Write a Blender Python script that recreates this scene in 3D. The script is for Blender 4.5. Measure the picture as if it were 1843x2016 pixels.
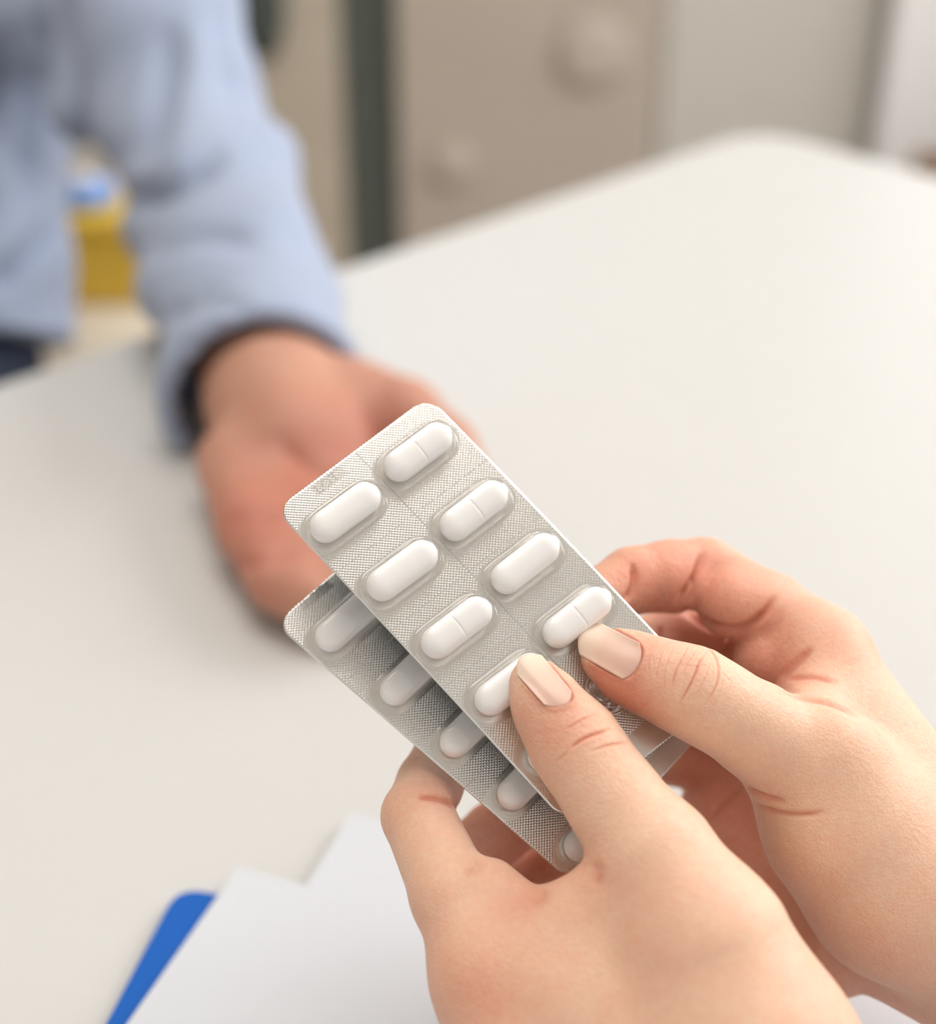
import bpy, bmesh, math, random
import numpy as np
from mathutils import Vector, Matrix
from mathutils.bvhtree import BVHTree

random.seed(4); np.random.seed(4)
sc = bpy.context.scene
for o in list(bpy.data.objects): bpy.data.objects.remove(o)
COL = sc.collection

# ------------------------------------------------------------------ camera
FPX, CX, CY = 3000.0, 921.5, 1008.0
PITCH = math.radians(31.0)
TABLE_Z = 0.74
CAM = np.array([0.0, 0.0, TABLE_Z + 0.33])
RIGHT = np.array([1.0, 0, 0])
UP = np.array([0, math.sin(PITCH), math.cos(PITCH)])
FWD = np.array([0, math.cos(PITCH), -math.sin(PITCH)])
cd = bpy.data.cameras.new('camera'); cam = bpy.data.objects.new('camera', cd); COL.objects.link(cam)
cam.location = CAM; cam.rotation_euler = (math.pi / 2 - PITCH, 0, 0)
cd.sensor_fit = 'HORIZONTAL'; cd.sensor_width = 36.0; cd.lens = 36.0 * FPX / 1843.0
cd.clip_start = 0.01; cd.clip_end = 50
cd.dof.use_dof = True; cd.dof.focus_distance = 0.338
cd.dof.aperture_fstop = cd.lens / 9.5
sc.camera = cam

# ------------------------------------------------------------------ world, lights, exposure
w = bpy.data.worlds.new('world'); sc.world = w; w.use_nodes = True
bg = w.node_tree.nodes['Background']
bg.inputs[0].default_value = (1.0, 0.965, 0.92, 1); bg.inputs[1].default_value = 1.0
def area(name, loc, target, sx, sy, power, col):
    l = bpy.data.lights.new(name, 'AREA'); l.shape = 'RECTANGLE'; l.size = sx; l.size_y = sy
    l.energy = power; l.color = col
    o = bpy.data.objects.new(name, l); COL.objects.link(o); o.location = loc
    o.rotation_euler = (Vector(target) - Vector(loc)).to_track_quat('-Z', 'Y').to_euler()
    return o
area('window_daylight', (1.66, 1.35, 1.78), (0.0, 0.85, 1.0), 1.6, 1.35, 50, (0.985, 0.99, 1.0))
area('ceiling_panel_light', (-0.15, 0.75, 2.585), (-0.15, 0.75, 0), 1.2, 1.2, 26, (1.0, 0.97, 0.93))
sc.view_settings.view_transform = 'Standard'; sc.view_settings.look = 'None'
sc.view_settings.exposure = -0.40; sc.view_settings.gamma = 1.0
sc.view_settings.use_curve_mapping = False
sc.cycles.use_denoising = True
sc.cycles.max_bounces = 6; sc.cycles.diffuse_bounces = 3; sc.cycles.glossy_bounces = 4; sc.cycles.transparent_max_bounces = 12
sc.cycles.use_adaptive_sampling = True; sc.cycles.adaptive_threshold = 0.08; sc.cycles.adaptive_min_samples = 12
sc.cycles.sample_clamp_indirect = 6.0

# ------------------------------------------------------------------ helpers
def W(P):                       # camera millimetres -> world metres
    P = np.asarray(P, float)
    return CAM + 0.001 * (P[..., 0:1] * RIGHT - P[..., 1:2] * UP + P[..., 2:3] * FWD)
def PX(px, py, z):              # image point at depth z (mm) -> camera millimetres
    return np.array([(px - CX) / FPX * z, (py - CY) / FPX * z, z])
def ray_plane(px, py, axis, val):   # world point where the view ray meets world axis = val
    d = RIGHT * (px - CX) / FPX - UP * (py - CY) / FPX + FWD
    return CAM + d * (val - CAM[axis]) / d[axis]

MATS = {}
def mat(name, col, rough=0.5, metal=0.0, noise=0.0, nscale=40.0, bump=0.0, bscale=200.0, coat=0.0,
        sss=0.0, spec=0.5, sheen=0.0, emit=0.0):
    if name in MATS: return MATS[name]
    m = bpy.data.materials.new(name); m.use_nodes = True; nt = m.node_tree; b = nt.nodes['Principled BSDF']
    b.inputs['Base Color'].default_value = (*col, 1); b.inputs['Roughness'].default_value = rough
    b.inputs['Metallic'].default_value = metal; b.inputs['Coat Weight'].default_value = coat
    b.inputs['Specular IOR Level'].default_value = spec
    b.inputs['Sheen Weight'].default_value = sheen
    tc = nt.nodes.new('ShaderNodeTexCoord')
    n = nt.nodes.new('ShaderNodeTexNoise'); n.inputs['Scale'].default_value = nscale; n.inputs['Detail'].default_value = 4
    nt.links.new(tc.outputs['Object'], n.inputs['Vector'])
    mx = nt.nodes.new('ShaderNodeMix'); mx.data_type = 'RGBA'
    mx.inputs['A'].default_value = (*[c * (1 - noise) for c in col], 1)
    mx.inputs['B'].default_value = (*[min(1, c * (1 + noise)) for c in col], 1)
    nt.links.new(n.outputs['Fac'], mx.inputs['Factor']); nt.links.new(mx.outputs['Result'], b.inputs['Base Color'])
    if bump:
        n2 = nt.nodes.new('ShaderNodeTexNoise'); n2.inputs['Scale'].default_value = bscale
        nt.links.new(tc.outputs['Object'], n2.inputs['Vector'])
        bp = nt.nodes.new('ShaderNodeBump'); bp.inputs['Strength'].default_value = bump; bp.inputs['Distance'].default_value = 0.001
        nt.links.new(n2.outputs['Fac'], bp.inputs['Height']); nt.links.new(bp.outputs['Normal'], b.inputs['Normal'])
    if sss:
        b.inputs['Subsurface Weight'].default_value = sss
        b.inputs['Subsurface Radius'].default_value = (1, .5, .3); b.inputs['Subsurface Scale'].default_value = 0.002
    MATS[name] = m; return m

ORI = {}
def empty(name, loc, label=None, cat=None, group=None):
    o = bpy.data.objects.new(name, None); COL.objects.link(o); o.location = [float(v) for v in loc]
    o.empty_display_size = 0.02; ORI[o] = np.array(loc, float)
    return tag(o, label, cat, group)
def tag(o, label=None, cat=None, group=None, kind=None):
    if label: o['label'] = label
    if cat: o['category'] = cat
    if group: o['group'] = group
    if kind: o['kind'] = kind
    return o
def mesh_obj(name, verts, faces, material, parent=None, smooth=True, origin=None):
    verts = np.asarray(verts, float)
    if parent is not None: org = ORI[parent]
    elif origin is not None: org = np.array(origin, float)
    else: org = np.array([*(verts[:, :2].min(0) + verts[:, :2].max(0)) / 2, verts[:, 2].min()])
    me = bpy.data.meshes.new(name)
    if isinstance(faces, np.ndarray):
        n, k = faces.shape
        me.vertices.add(len(verts)); me.vertices.foreach_set('co', (verts - org).astype(np.float32).ravel())
        me.loops.add(n * k); me.loops.foreach_set('vertex_index', faces.astype(np.int32).ravel())
        me.polygons.add(n); me.polygons.foreach_set('loop_start', np.arange(0, n * k, k, dtype=np.int32))
        me.update(calc_edges=True); me.validate()
    else:
        me.from_pydata((verts - org).tolist(), [], faces); me.update()
    me.polygons.foreach_set('use_smooth', [smooth] * len(me.polygons))
    o = bpy.data.objects.new(name, me); COL.objects.link(o)
    if material: me.materials.append(material)
    if parent is not None: o.parent = parent
    else: o.location = org
    ORI[o] = org
    return o
def box(name, lo, hi, material, parent=None, bevel=0.0, frame=None):
    lo = np.array(lo, float); hi = np.array(hi, float)
    bm = bmesh.new(); bmesh.ops.create_cube(bm, size=1)
    for v in bm.verts: v.co = Vector([(lo[i] + hi[i]) / 2 + v.co[i] * (hi[i] - lo[i]) for i in range(3)])
    if bevel: bmesh.ops.bevel(bm, geom=bm.edges[:], offset=bevel, segments=3, affect='EDGES', profile=0.5)
    if frame is not None:
        for v in bm.verts: v.co = frame @ v.co
    bm.verts.ensure_lookup_table(); bm.verts.index_update()
    vs = [v.co[:] for v in bm.verts]; fs = [[v.index for v in f.verts] for f in bm.faces]; bm.free()
    return mesh_obj(name, vs, fs, material, parent, smooth=False)
def prism(name, poly, z0, z1, material, parent=None, bevel=0.0):
    """poly: list of (x,y) world, extruded z0..z1"""
    bm = bmesh.new()
    vs = [bm.verts.new((p[0], p[1], z0)) for p in poly]
    f = bm.faces.new(vs)
    r = bmesh.ops.extrude_face_region(bm, geom=[f])
    for e in r['geom']:
        if isinstance(e, bmesh.types.BMVert): e.co.z = z1
    bmesh.ops.recalc_face_normals(bm, faces=bm.faces[:])
    if bevel: bmesh.ops.bevel(bm, geom=bm.edges[:], offset=bevel, segments=3, affect='EDGES', profile=0.5)
    bm.verts.ensure_lookup_table(); bm.verts.index_update()
    v = [q.co[:] for q in bm.verts]; fs = [[q.index for q in g.verts] for g in bm.faces]; bm.free()
    return mesh_obj(name, v, fs, material, parent, smooth=False)
def lathe(name, prof, center, material, parent=None, n=40, axis=None):
    """prof: list of (r,h); around +z at center (or along axis)"""
    q = Vector(axis).to_track_quat('Z', 'Y') if axis is not None else None
    vs, fs = [], []
    for (r, h) in prof:
        for i in range(n):
            a = 2 * math.pi * i / n; p = Vector((r * math.cos(a), r * math.sin(a), h))
            if q: p = q @ p
            vs.append((p.x + center[0], p.y + center[1], p.z + center[2]))
    for j in range(len(prof) - 1):
        for i in range(n): fs.append([j * n + i, j * n + (i + 1) % n, (j + 1) * n + (i + 1) % n, (j + 1) * n + i])
    fs.append(list(range(n))[::-1]); fs.append([(len(prof) - 1) * n + i for i in range(n)])
    return mesh_obj(name, vs, fs, material, parent)

# ------------------------------------------------------------------ signed-distance modelling
def cap(a, b, k=4.0, flat=None):       # tapered limb segment; a,b = (px,py,z,r_mm)
    return ('c', PX(*a[:3]), PX(*b[:3]), a[3], b[3], k, flat)
def tri(a, b, c, k=5.0):
    return ('t', PX(*a[:3]), PX(*b[:3]), PX(*c[:3]), (a[3], b[3], c[3]), k)
def chain(pts, k=3.0, k0=None, flat=None):
    return [cap(pts[i], pts[i + 1], (k0 if (k0 is not None and i == 0) else k), flat) for i in range(len(pts) - 1)]
def _seg(P, a, b, ra, rb, flat):
    ba = b - a; t = np.clip(((P - a) @ ba) / (ba @ ba), 0, 1)
    q = P - (a + t[..., None] * ba)
    if flat is not None:
        n, s = np.array(flat[0], float), flat[1]; n = n / np.linalg.norm(n)
        q = q + (q @ n)[..., None] * n * (1 / s - 1)
    return np.sqrt((q * q).sum(-1)) - (ra + t * (rb - ra))
def cross(a, b):
    return np.stack([a[..., 1] * b[..., 2] - a[..., 2] * b[..., 1], a[..., 2] * b[..., 0] - a[..., 0] * b[..., 2], a[..., 0] * b[..., 1] - a[..., 1] * b[..., 0]], -1)
def prim_eval(p, P):
    if p[0] == 'c': return _seg(P, p[1], p[2], p[3], p[4], p[6])
    a, b, c, r = p[1], p[2], p[3], p[4]
    d = np.minimum(np.minimum(_seg(P, a, b, r[0], r[1], None), _seg(P, b, c, r[1], r[2], None)), _seg(P, c, a, r[2], r[0], None))
    n = np.cross(b - a, c - a); A = np.linalg.norm(n); n = n / A
    h = (P - a) @ n; Q = P - h[..., None] * n
    wc = (Q - a) @ np.cross(n, b - a) / A; wb = (Q - a) @ np.cross(c - a, n) / A; wa = 1 - wb - wc
    ins = (wa >= 0) & (wb >= 0) & (wc >= 0)
    di = np.abs(h) - (wa * r[0] + wb * r[1] + wc * r[2])
    return np.where(ins, np.minimum(d, di), d)
def prim_box(p, pad):
    if p[0] == 'c':
        s = max(1.0, p[6][1] if p[6] is not None else 1.0)
        pts = np.array([p[1] - p[3] * s, p[1] + p[3] * s, p[2] - p[4] * s, p[2] + p[4] * s])
    else:
        R = max(p[4]); pts = np.array([p[1] - R, p[1] + R, p[2] - R, p[2] + R, p[3] - R, p[3] + R])
    return pts.min(0) - pad, pts.max(0) + pad
def smin(a, b, k):
    h = np.clip(0.5 + 0.5 * (b - a) / k, 0, 1)
    return b + (a - b) * h - k * h * (1 - h)
def sdf_grid(prims, vox, cut=None):
    bx = [prim_box(p, 3 * vox + 1) for p in prims]
    lo = np.min([b[0] for b in bx], 0); hi = np.max([b[1] for b in bx], 0)
    n = np.ceil((hi - lo) / vox).astype(int) + 1
    D = np.full(n, 60.0, np.float32)
    for p in prims:
        k = p[5]; blo, bhi = prim_box(p, k + 4 * vox + 2)
        i0 = np.clip(((blo - lo) / vox).astype(int), 0, n - 1); i1 = np.clip(((bhi - lo) / vox).astype(int) + 2, 1, n)
        ax = [lo[d] + vox * np.arange(i0[d], i1[d]) for d in range(3)]
        G = np.stack(np.meshgrid(*ax, indexing='ij'), -1).astype(np.float32)
        sl = tuple(slice(i0[d], i1[d]) for d in range(3))
        D[sl] = smin(D[sl], prim_eval(p, G).astype(np.float32), k)
    if cut is not None:
        ax = [lo[d] + vox * np.arange(n[d]) for d in range(3)]
        G = np.stack(np.meshgrid(*ax, indexing='ij'), -1).astype(np.float32)
        D = cut(G, D).astype(np.float32)
    return D, lo
def surface_nets(D, lo, vox):
    S = D < 0; nx, ny, nz = D.shape
    cnt = np.zeros((nx - 1, ny - 1, nz - 1), np.int8)
    offs = [(i, j, k) for i in (0, 1) for j in (0, 1) for k in (0, 1)]
    for (i, j, k) in offs: cnt += S[i:nx - 1 + i, j:ny - 1 + j, k:nz - 1 + k]
    act = (cnt > 0) & (cnt < 8); C = np.argwhere(act)
    idx = np.full(act.shape, -1, np.int32); idx[act] = np.arange(len(C))
    cv = {o: D[C[:, 0] + o[0], C[:, 1] + o[1], C[:, 2] + o[2]] for o in offs}
    acc = np.zeros((len(C), 3)); num = np.zeros(len(C))
    for o in offs:
        for d in range(3):
            if o[d] == 0:
                e = list(o); e[d] = 1; e = tuple(e)
                a, b = cv[o], cv[e]; m = (a < 0) != (b < 0)
                t = np.where(m, a / np.where(m, a - b, 1), 0)
                pt = np.tile(np.array(o, float), (len(C), 1)); pt[:, d] += t
                acc[m] += pt[m]; num[m] += 1
    V = (C + acc / num[:, None]) * vox + lo
    F = []
    for d in range(3):
        e, f = (d + 1) % 3, (d + 2) % 3
        sa = [slice(0, None)] * 3; sb = [slice(0, None)] * 3
        sa[d] = slice(0, -1); sb[d] = slice(1, None)
        A, B = S[tuple(sa)], S[tuple(sb)]
        E = np.argwhere(A != B)
        E = E[(E[:, e] > 0) & (E[:, f] > 0) & (E[:, e] < D.shape[e] - 1) & (E[:, f] < D.shape[f] - 1)]
        def cell(de, df):
            q = E.copy(); q[:, e] -= de; q[:, f] -= df
            return idx[q[:, 0], q[:, 1], q[:, 2]]
        q = np.stack([cell(1, 1), cell(0, 1), cell(0, 0), cell(1, 0)], 1)
        flip = ~A[E[:, 0], E[:, 1], E[:, 2]]
        q[flip] = q[flip][:, ::-1]
        F.append(q)
    F = np.concatenate(F); F = F[(F >= 0).all(1)]
    return V, F
def laplace(V, F, it=2, lam=0.5):
    E = np.concatenate([F[:, [0, 1]], F[:, [1, 2]], F[:, [2, 3]], F[:, [3, 0]]])
    for _ in range(it):
        for l in (lam, -lam * 1.03):
            s = np.zeros_like(V); c = np.zeros(len(V))
            for d in range(3): s[:, d] = np.bincount(E[:, 0], V[E[:, 1], d], len(V)) + np.bincount(E[:, 1], V[E[:, 0], d], len(V))
            c = np.bincount(E[:, 0], minlength=len(V)) + np.bincount(E[:, 1], minlength=len(V))
            V = V + l * (s / np.maximum(c, 1)[:, None] - V)
    return V
def subdivide(V, F, levels=1):      # Catmull-Clark on quads
    for _ in range(levels):
        n, m = len(V), len(F)
        fp = V[F].mean(1)
        E = np.stack([F, np.roll(F, -1, 1)], 2).reshape(-1, 2); Es = np.sort(E, 1)
        key = Es[:, 0].astype(np.int64) * n + Es[:, 1]
        uk, inv = np.unique(key, return_inverse=True); inv = inv.reshape(-1)
        ev = np.stack([uk // n, uk % n], 1); ne = len(uk); fi = np.repeat(np.arange(m), 4)
        cnt = np.bincount(inv, minlength=ne)[:, None]
        fs = np.stack([np.bincount(inv, fp[fi, d], ne) for d in range(3)], 1) / cnt
        mid = (V[ev[:, 0]] + V[ev[:, 1]]) / 2; ep = (mid + fs) / 2
        val = np.bincount(ev.ravel(), minlength=n)[:, None].astype(float)
        R = np.stack([np.bincount(ev[:, 0], mid[:, d], n) + np.bincount(ev[:, 1], mid[:, d], n) for d in range(3)], 1) / np.maximum(val, 1)
        nf = np.bincount(F.ravel(), minlength=n)[:, None]
        Q = np.stack([np.bincount(F.ravel(), np.repeat(fp[:, d], 4), n) for d in range(3)], 1) / np.maximum(nf, 1)
        vp = (Q + 2 * R + (val - 3) * V) / np.maximum(val, 1)
        ei = inv.reshape(m, 4) + n + m; fc = np.arange(m) + n
        F = np.concatenate([np.stack([F[:, j], ei[:, j], fc, ei[:, j - 1]], 1) for j in range(4)])
        V = np.concatenate([vp, fp, ep])
    return V, F
def refine(V, F, cx, cy, rad, z0, z1):      # split the quads of one area once more, for fine wrinkles
    C = V[F].mean(1); q = proj(C); m = (np.hypot(q[:, 0] - cx, q[:, 1] - cy) < rad) & (C[:, 2] > z0) & (C[:, 2] < z1)
    A = F[m]; n = len(V); E = np.sort(np.stack([A, np.roll(A, -1, 1)], 2).reshape(-1, 2), 1)
    uk, inv = np.unique(E[:, 0].astype(np.int64) * n + E[:, 1], return_inverse=True); inv = inv.reshape(-1, 4)
    mid = (V[uk // n] + V[uk % n]) / 2; fc = n + len(uk) + np.arange(len(A)); ei = inv + n
    new = np.concatenate([np.stack([A[:, j], ei[:, j], fc, ei[:, j - 1]], 1) for j in range(4)])
    return np.concatenate([V, mid, V[A].mean(1)]), np.concatenate([F[~m], new])
def normals(V, F):
    n = np.cross(V[F[:, 2]] - V[F[:, 0]], V[F[:, 3]] - V[F[:, 1]])
    N = np.zeros_like(V)
    for j in range(4):
        for d in range(3): N[:, d] += np.bincount(F[:, j], n[:, d], len(V))
    return N / np.maximum(np.linalg.norm(N, axis=1), 1e-9)[:, None]
def proj(V):
    return np.stack([CX + FPX * V[:, 0] / V[:, 2], CY + FPX * V[:, 1] / V[:, 2]], 1)
def polydist(Q, pts):
    """distance of points Q to polyline, and parameter 0..1 along it"""
    pts = np.array(pts, float); seg = np.linalg.norm(np.diff(pts, axis=0), axis=1); cum = np.concatenate([[0], np.cumsum(seg)])
    best = np.full(len(Q), 1e9); par = np.zeros(len(Q))
    for i in range(len(pts) - 1):
        ba = pts[i + 1] - pts[i]; t = np.clip((Q - pts[i]) @ ba / (ba @ ba), 0, 1)
        d = np.linalg.norm(Q - (pts[i] + t[:, None] * ba), axis=1)
        m = d < best; best[m] = d[m]; par[m] = (cum[i] + t[m] * seg[i]) / cum[-1]
    return best, par
def chaikin(pts, it=3):
    p = np.array(pts, float)
    if len(p) < 3: return p
    for _ in range(it):
        a, b = p[:-1] * .75 + p[1:] * .25, p[:-1] * .25 + p[1:] * .75
        p = np.concatenate([p[:1], np.stack([a, b], 1).reshape(-1, 2), p[-1:]])
    return p
def crease_disp(V, N, creases):
    Q = proj(V); disp = np.zeros(len(V)); cr_red = np.zeros(len(V)); front = np.clip(-N[:, 2] * 2.5 + 0.35, 0, 1)
    for (pts, wid, dep, zr) in creases:
        pts = chaikin(pts)
        lo = np.min(pts, 0) - 6 * wid; hi = np.max(pts, 0) + 6 * wid
        m = np.where((Q > lo).all(1) & (Q < hi).all(1) & (V[:, 2] > zr[0]) & (V[:, 2] < zr[1]))[0]
        if not len(m): continue
        d, t = polydist(Q[m], pts)
        taper = np.clip(np.minimum(t, 1 - t) * 4 + 0.06, 0, 1)
        disp[m] += front[m] * taper * dep * (-np.exp(-(d / wid) ** 2) + (0.22 if wid < 4.6 else 0.0) * np.exp(-((d - 2.4 * wid) / (1.4 * wid)) ** 2))
        cr_red[m] += front[m] * taper * min(1.0, dep * 2.0) * np.exp(-(d / wid) ** 2) * (1.0 if wid < 7.5 else 0.3)  # redness of the folds, strengthened to paint their shade as well
    return disp, cr_red

# ------------------------------------------------------------------ skin
def skin_material(name, base, red, pore=0.4):
    m = bpy.data.materials.new(name); m.use_nodes = True; nt = m.node_tree; b = nt.nodes['Principled BSDF']
    L = nt.links.new; N = nt.nodes.new
    at = N('ShaderNodeAttribute'); at.attribute_name = 'redness'
    tc = N('ShaderNodeTexCoord')
    nz = N('ShaderNodeTexNoise'); nz.inputs['Scale'].default_value = 90; nz.inputs['Detail'].default_value = 3
    L(tc.outputs['Object'], nz.inputs['Vector'])
    ma = N('ShaderNodeMath'); ma.operation = 'MULTIPLY_ADD'; ma.inputs[1].default_value = 0.5; ma.inputs[2].default_value = -0.2
    L(nz.outputs['Fac'], ma.inputs[0])
    ad = N('ShaderNodeMath'); ad.operation = 'ADD'; ad.use_clamp = True
    L(at.outputs['Fac'], ad.inputs[0]); L(ma.outputs[0], ad.inputs[1])
    n3 = N('ShaderNodeTexNoise'); n3.inputs['Scale'].default_value = 650; n3.inputs['Detail'].default_value = 2
    L(tc.outputs['Object'], n3.inputs['Vector'])
    m3 = N('ShaderNodeMath'); m3.operation = 'MULTIPLY_ADD'; m3.inputs[1].default_value = 0.45; m3.inputs[2].default_value = -0.22
    L(n3.outputs['Fac'], m3.inputs[0])
    a3 = N('ShaderNodeMath'); a3.operation = 'ADD'; L(ma.outputs[0], a3.inputs[0]); L(m3.outputs[0], a3.inputs[1]); L(a3.outputs[0], ad.inputs[1])
    mx = N('ShaderNodeMix'); mx.data_type = 'RGBA'; mx.inputs['A'].default_value = (*base, 1); mx.inputs['B'].default_value = (*red, 1)
    L(ad.outputs[0], mx.inputs['Factor']); L(mx.outputs['Result'], b.inputs['Base Color'])
    b.inputs['Roughness'].default_value = 0.5; b.inputs['Specular IOR Level'].default_value = 0.4
    b.inputs['Subsurface Weight'].default_value = 0.35
    b.inputs['Subsurface Radius'].default_value = (1.0, 0.32, 0.16); b.inputs['Subsurface Scale'].default_value = 0.0035
    vo = N('ShaderNodeTexVoronoi'); vo.inputs['Scale'].default_value = 1500
    L(tc.outputs['Object'], vo.inputs['Vector'])
    n2 = N('ShaderNodeTexNoise'); n2.inputs['Scale'].default_value = 700; n2.inputs['Detail'].default_value = 3
    L(tc.outputs['Object'], n2.inputs['Vector'])
    a2 = N('ShaderNodeMath'); a2.operation = 'ADD'; L(vo.outputs['Distance'], a2.inputs[0]); L(n2.outputs['Fac'], a2.inputs[1])
    bp = N('ShaderNodeBump'); bp.inputs['Strength'].default_value = pore; bp.inputs['Distance'].default_value = 0.0003
    L(a2.outputs[0], bp.inputs['Height']); L(bp.outputs['Normal'], b.inputs['Normal'])
    return m
def skin_mesh(name, prims, vox, levels, material, parent, creases=(), reds=(), cut=None, base_red=0.1, post=None, fine=()):
    D, lo = sdf_grid(prims, vox, cut); V, F = surface_nets(D, lo, vox); V = laplace(V, F, 3)
    if levels: V, F = subdivide(V, F, levels)
    for (cx_, cy_, rad, z0, z1) in fine: V, F = refine(V, F, cx_, cy_, rad, z0, z1)
    N = normals(V, F)
    cred = 0
    if len(creases):
        dsp, cred = crease_disp(V, N, creases); V = V + N * dsp[:, None]
    pred = 0
    if post is not None: V, pred = post(V, N)
    o = mesh_obj(name, W(V), F, material, parent)
    r = np.full(len(V), base_red) + 0.75 * cred + pred
    for (c, rad, amt) in reds:
        r += amt * np.exp(-(np.linalg.norm(V - PX(*c), axis=1) / rad) ** 2)
    at = o.data.attributes.new('redness', 'FLOAT', 'POINT'); at.data.foreach_set('value', np.clip(r, 0, 1).astype(np.float32))
    return o, V, F, N
SKIN = skin_material('skin', (0.88, 0.60, 0.43), (0.74, 0.31, 0.21))
SKIN_M = skin_material('skin_tanned', (0.58, 0.335, 0.235), (0.50, 0.19, 0.13))

#@@STRUCTURE
# ------------------------------------------------------------------ room shell
ROOM_X0, ROOM_X1, BACK_Y = -1.7, 1.7, 2.2
m_wall = mat('painted_wall', (0.80, 0.775, 0.74), 0.85, noise=0.02, bump=0.1)
m_floor = mat('floor_vinyl', (0.50, 0.45, 0.40), 0.5, noise=0.08, nscale=6)
m_white = mat('white_lacquer', (0.84, 0.83, 0.82), 0.35)
tag(box('floor', (ROOM_X0, -1.2, -0.05), (ROOM_X1, BACK_Y + 0.5, 0), m_floor), kind='structure')
tag(box('wall_back', (ROOM_X0, BACK_Y + 0.42, 0), (ROOM_X1, BACK_Y + 0.5, 2.6), m_wall), kind='structure')
tag(box('ceiling', (ROOM_X0, -1.2, 2.6), (ROOM_X1, BACK_Y + 0.5, 2.68), m_wall), kind='structure')
tag(box('wall_left', (ROOM_X0 - 0.08, -1.2, 0), (ROOM_X0, BACK_Y + 0.42, 2.6), mat('beige_wall', (0.50, 0.44, 0.36), 0.85, noise=0.03, bump=0.1)), kind='structure')

# window wall on the right: sill, lintel and piers around the opening
wy0, wy1, wz0, wz1 = 0.52, 2.18, 1.05, 2.45
wr = empty('wall_right', (ROOM_X1, 1.0, 0)); tag(wr, kind='structure')
box('wall_below_window', (ROOM_X1, -1.2, 0), (ROOM_X1 + 0.1, BACK_Y + 0.42, wz0), m_wall, wr)
box('wall_above_window', (ROOM_X1, -1.2, wz1), (ROOM_X1 + 0.1, BACK_Y + 0.42, 2.6), m_wall, wr)
box('wall_pier', (ROOM_X1, -1.2, wz0), (ROOM_X1 + 0.1, wy0, wz1), m_wall, wr)
box('wall_pier', (ROOM_X1, wy1, wz0), (ROOM_X1 + 0.1, BACK_Y + 0.42, wz1), m_wall, wr)
win = empty('window_1', (ROOM_X1, (wy0 + wy1) / 2, wz0)); tag(win, kind='structure')
for (a, b_) in (((wy0, wz0), (wy0 + 0.05, wz1)), ((wy1 - 0.05, wz0), (wy1, wz1)), ((wy0, wz0), (wy1, wz0 + 0.05)),
                ((wy0, wz1 - 0.05), (wy1, wz1)), (((wy0 + wy1) / 2 - 0.02, wz0), ((wy0 + wy1) / 2 + 0.02, wz1))):
    box('frame_bar', (ROOM_X1 + 0.02, a[0], a[1]), (ROOM_X1 + 0.07, b_[0], b_[1]), m_white, win)

#@@TABLE
# ------------------------------------------------------------------ table
p0 = ray_plane(0, 755, 2, TABLE_Z); p1 = ray_plane(1492, 252, 2, TABLE_Z)
e1 = (p0 - p1)[:2]; e1 /= np.linalg.norm(e1); e2 = np.array([-e1[1], e1[0]])   # along the far edge; along the right edge
if e2[0] < 0: e2 = -e2
c0 = p1[:2]
m_table = mat('table_laminate', (0.63, 0.62, 0.60), 0.32, noise=0.01, spec=0.5)
tb = empty('table', (*(c0 + e1 * 0.9 + e2 * 0.5), 0), 'large white laminate table that the hands and papers are over', 'table')
Lt, Wt = 1.75, 1.15
cor = [c0, c0 + e1 * Lt, c0 + e1 * Lt + e2 * Wt, c0 + e2 * Wt]
def rounded(poly, r, n=6):
    out = []; k = len(poly)
    for i in range(k):
        p = np.array(poly[i]); a = np.array(poly[i - 1]) - p; b = np.array(poly[(i + 1) % k]) - p
        a = a / np.linalg.norm(a); b = b / np.linalg.norm(b)
        for j in range(n + 1):
            t = j / n; q = (1 - t) ** 2 * (p + a * r) + 2 * t * (1 - t) * p + t * t * (p + b * r); out.append(tuple(q))
    return out
prism('tabletop', rounded(cor, 0.045), TABLE_Z - 0.028, TABLE_Z, m_table, tb, bevel=0.002)
for s, t in ((0.08, 0.08), (Lt - 0.08, 0.08), (Lt - 0.08, Wt - 0.08), (0.08, Wt - 0.08)):
    q = c0 + e1 * s + e2 * t
    prism('leg', [q + e1 * a * 0.025 + e2 * b_ * 0.025 for a, b_ in ((-1, -1), (1, -1), (1, 1), (-1, 1))], 0, TABLE_Z - 0.028, m_white, tb)

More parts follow.
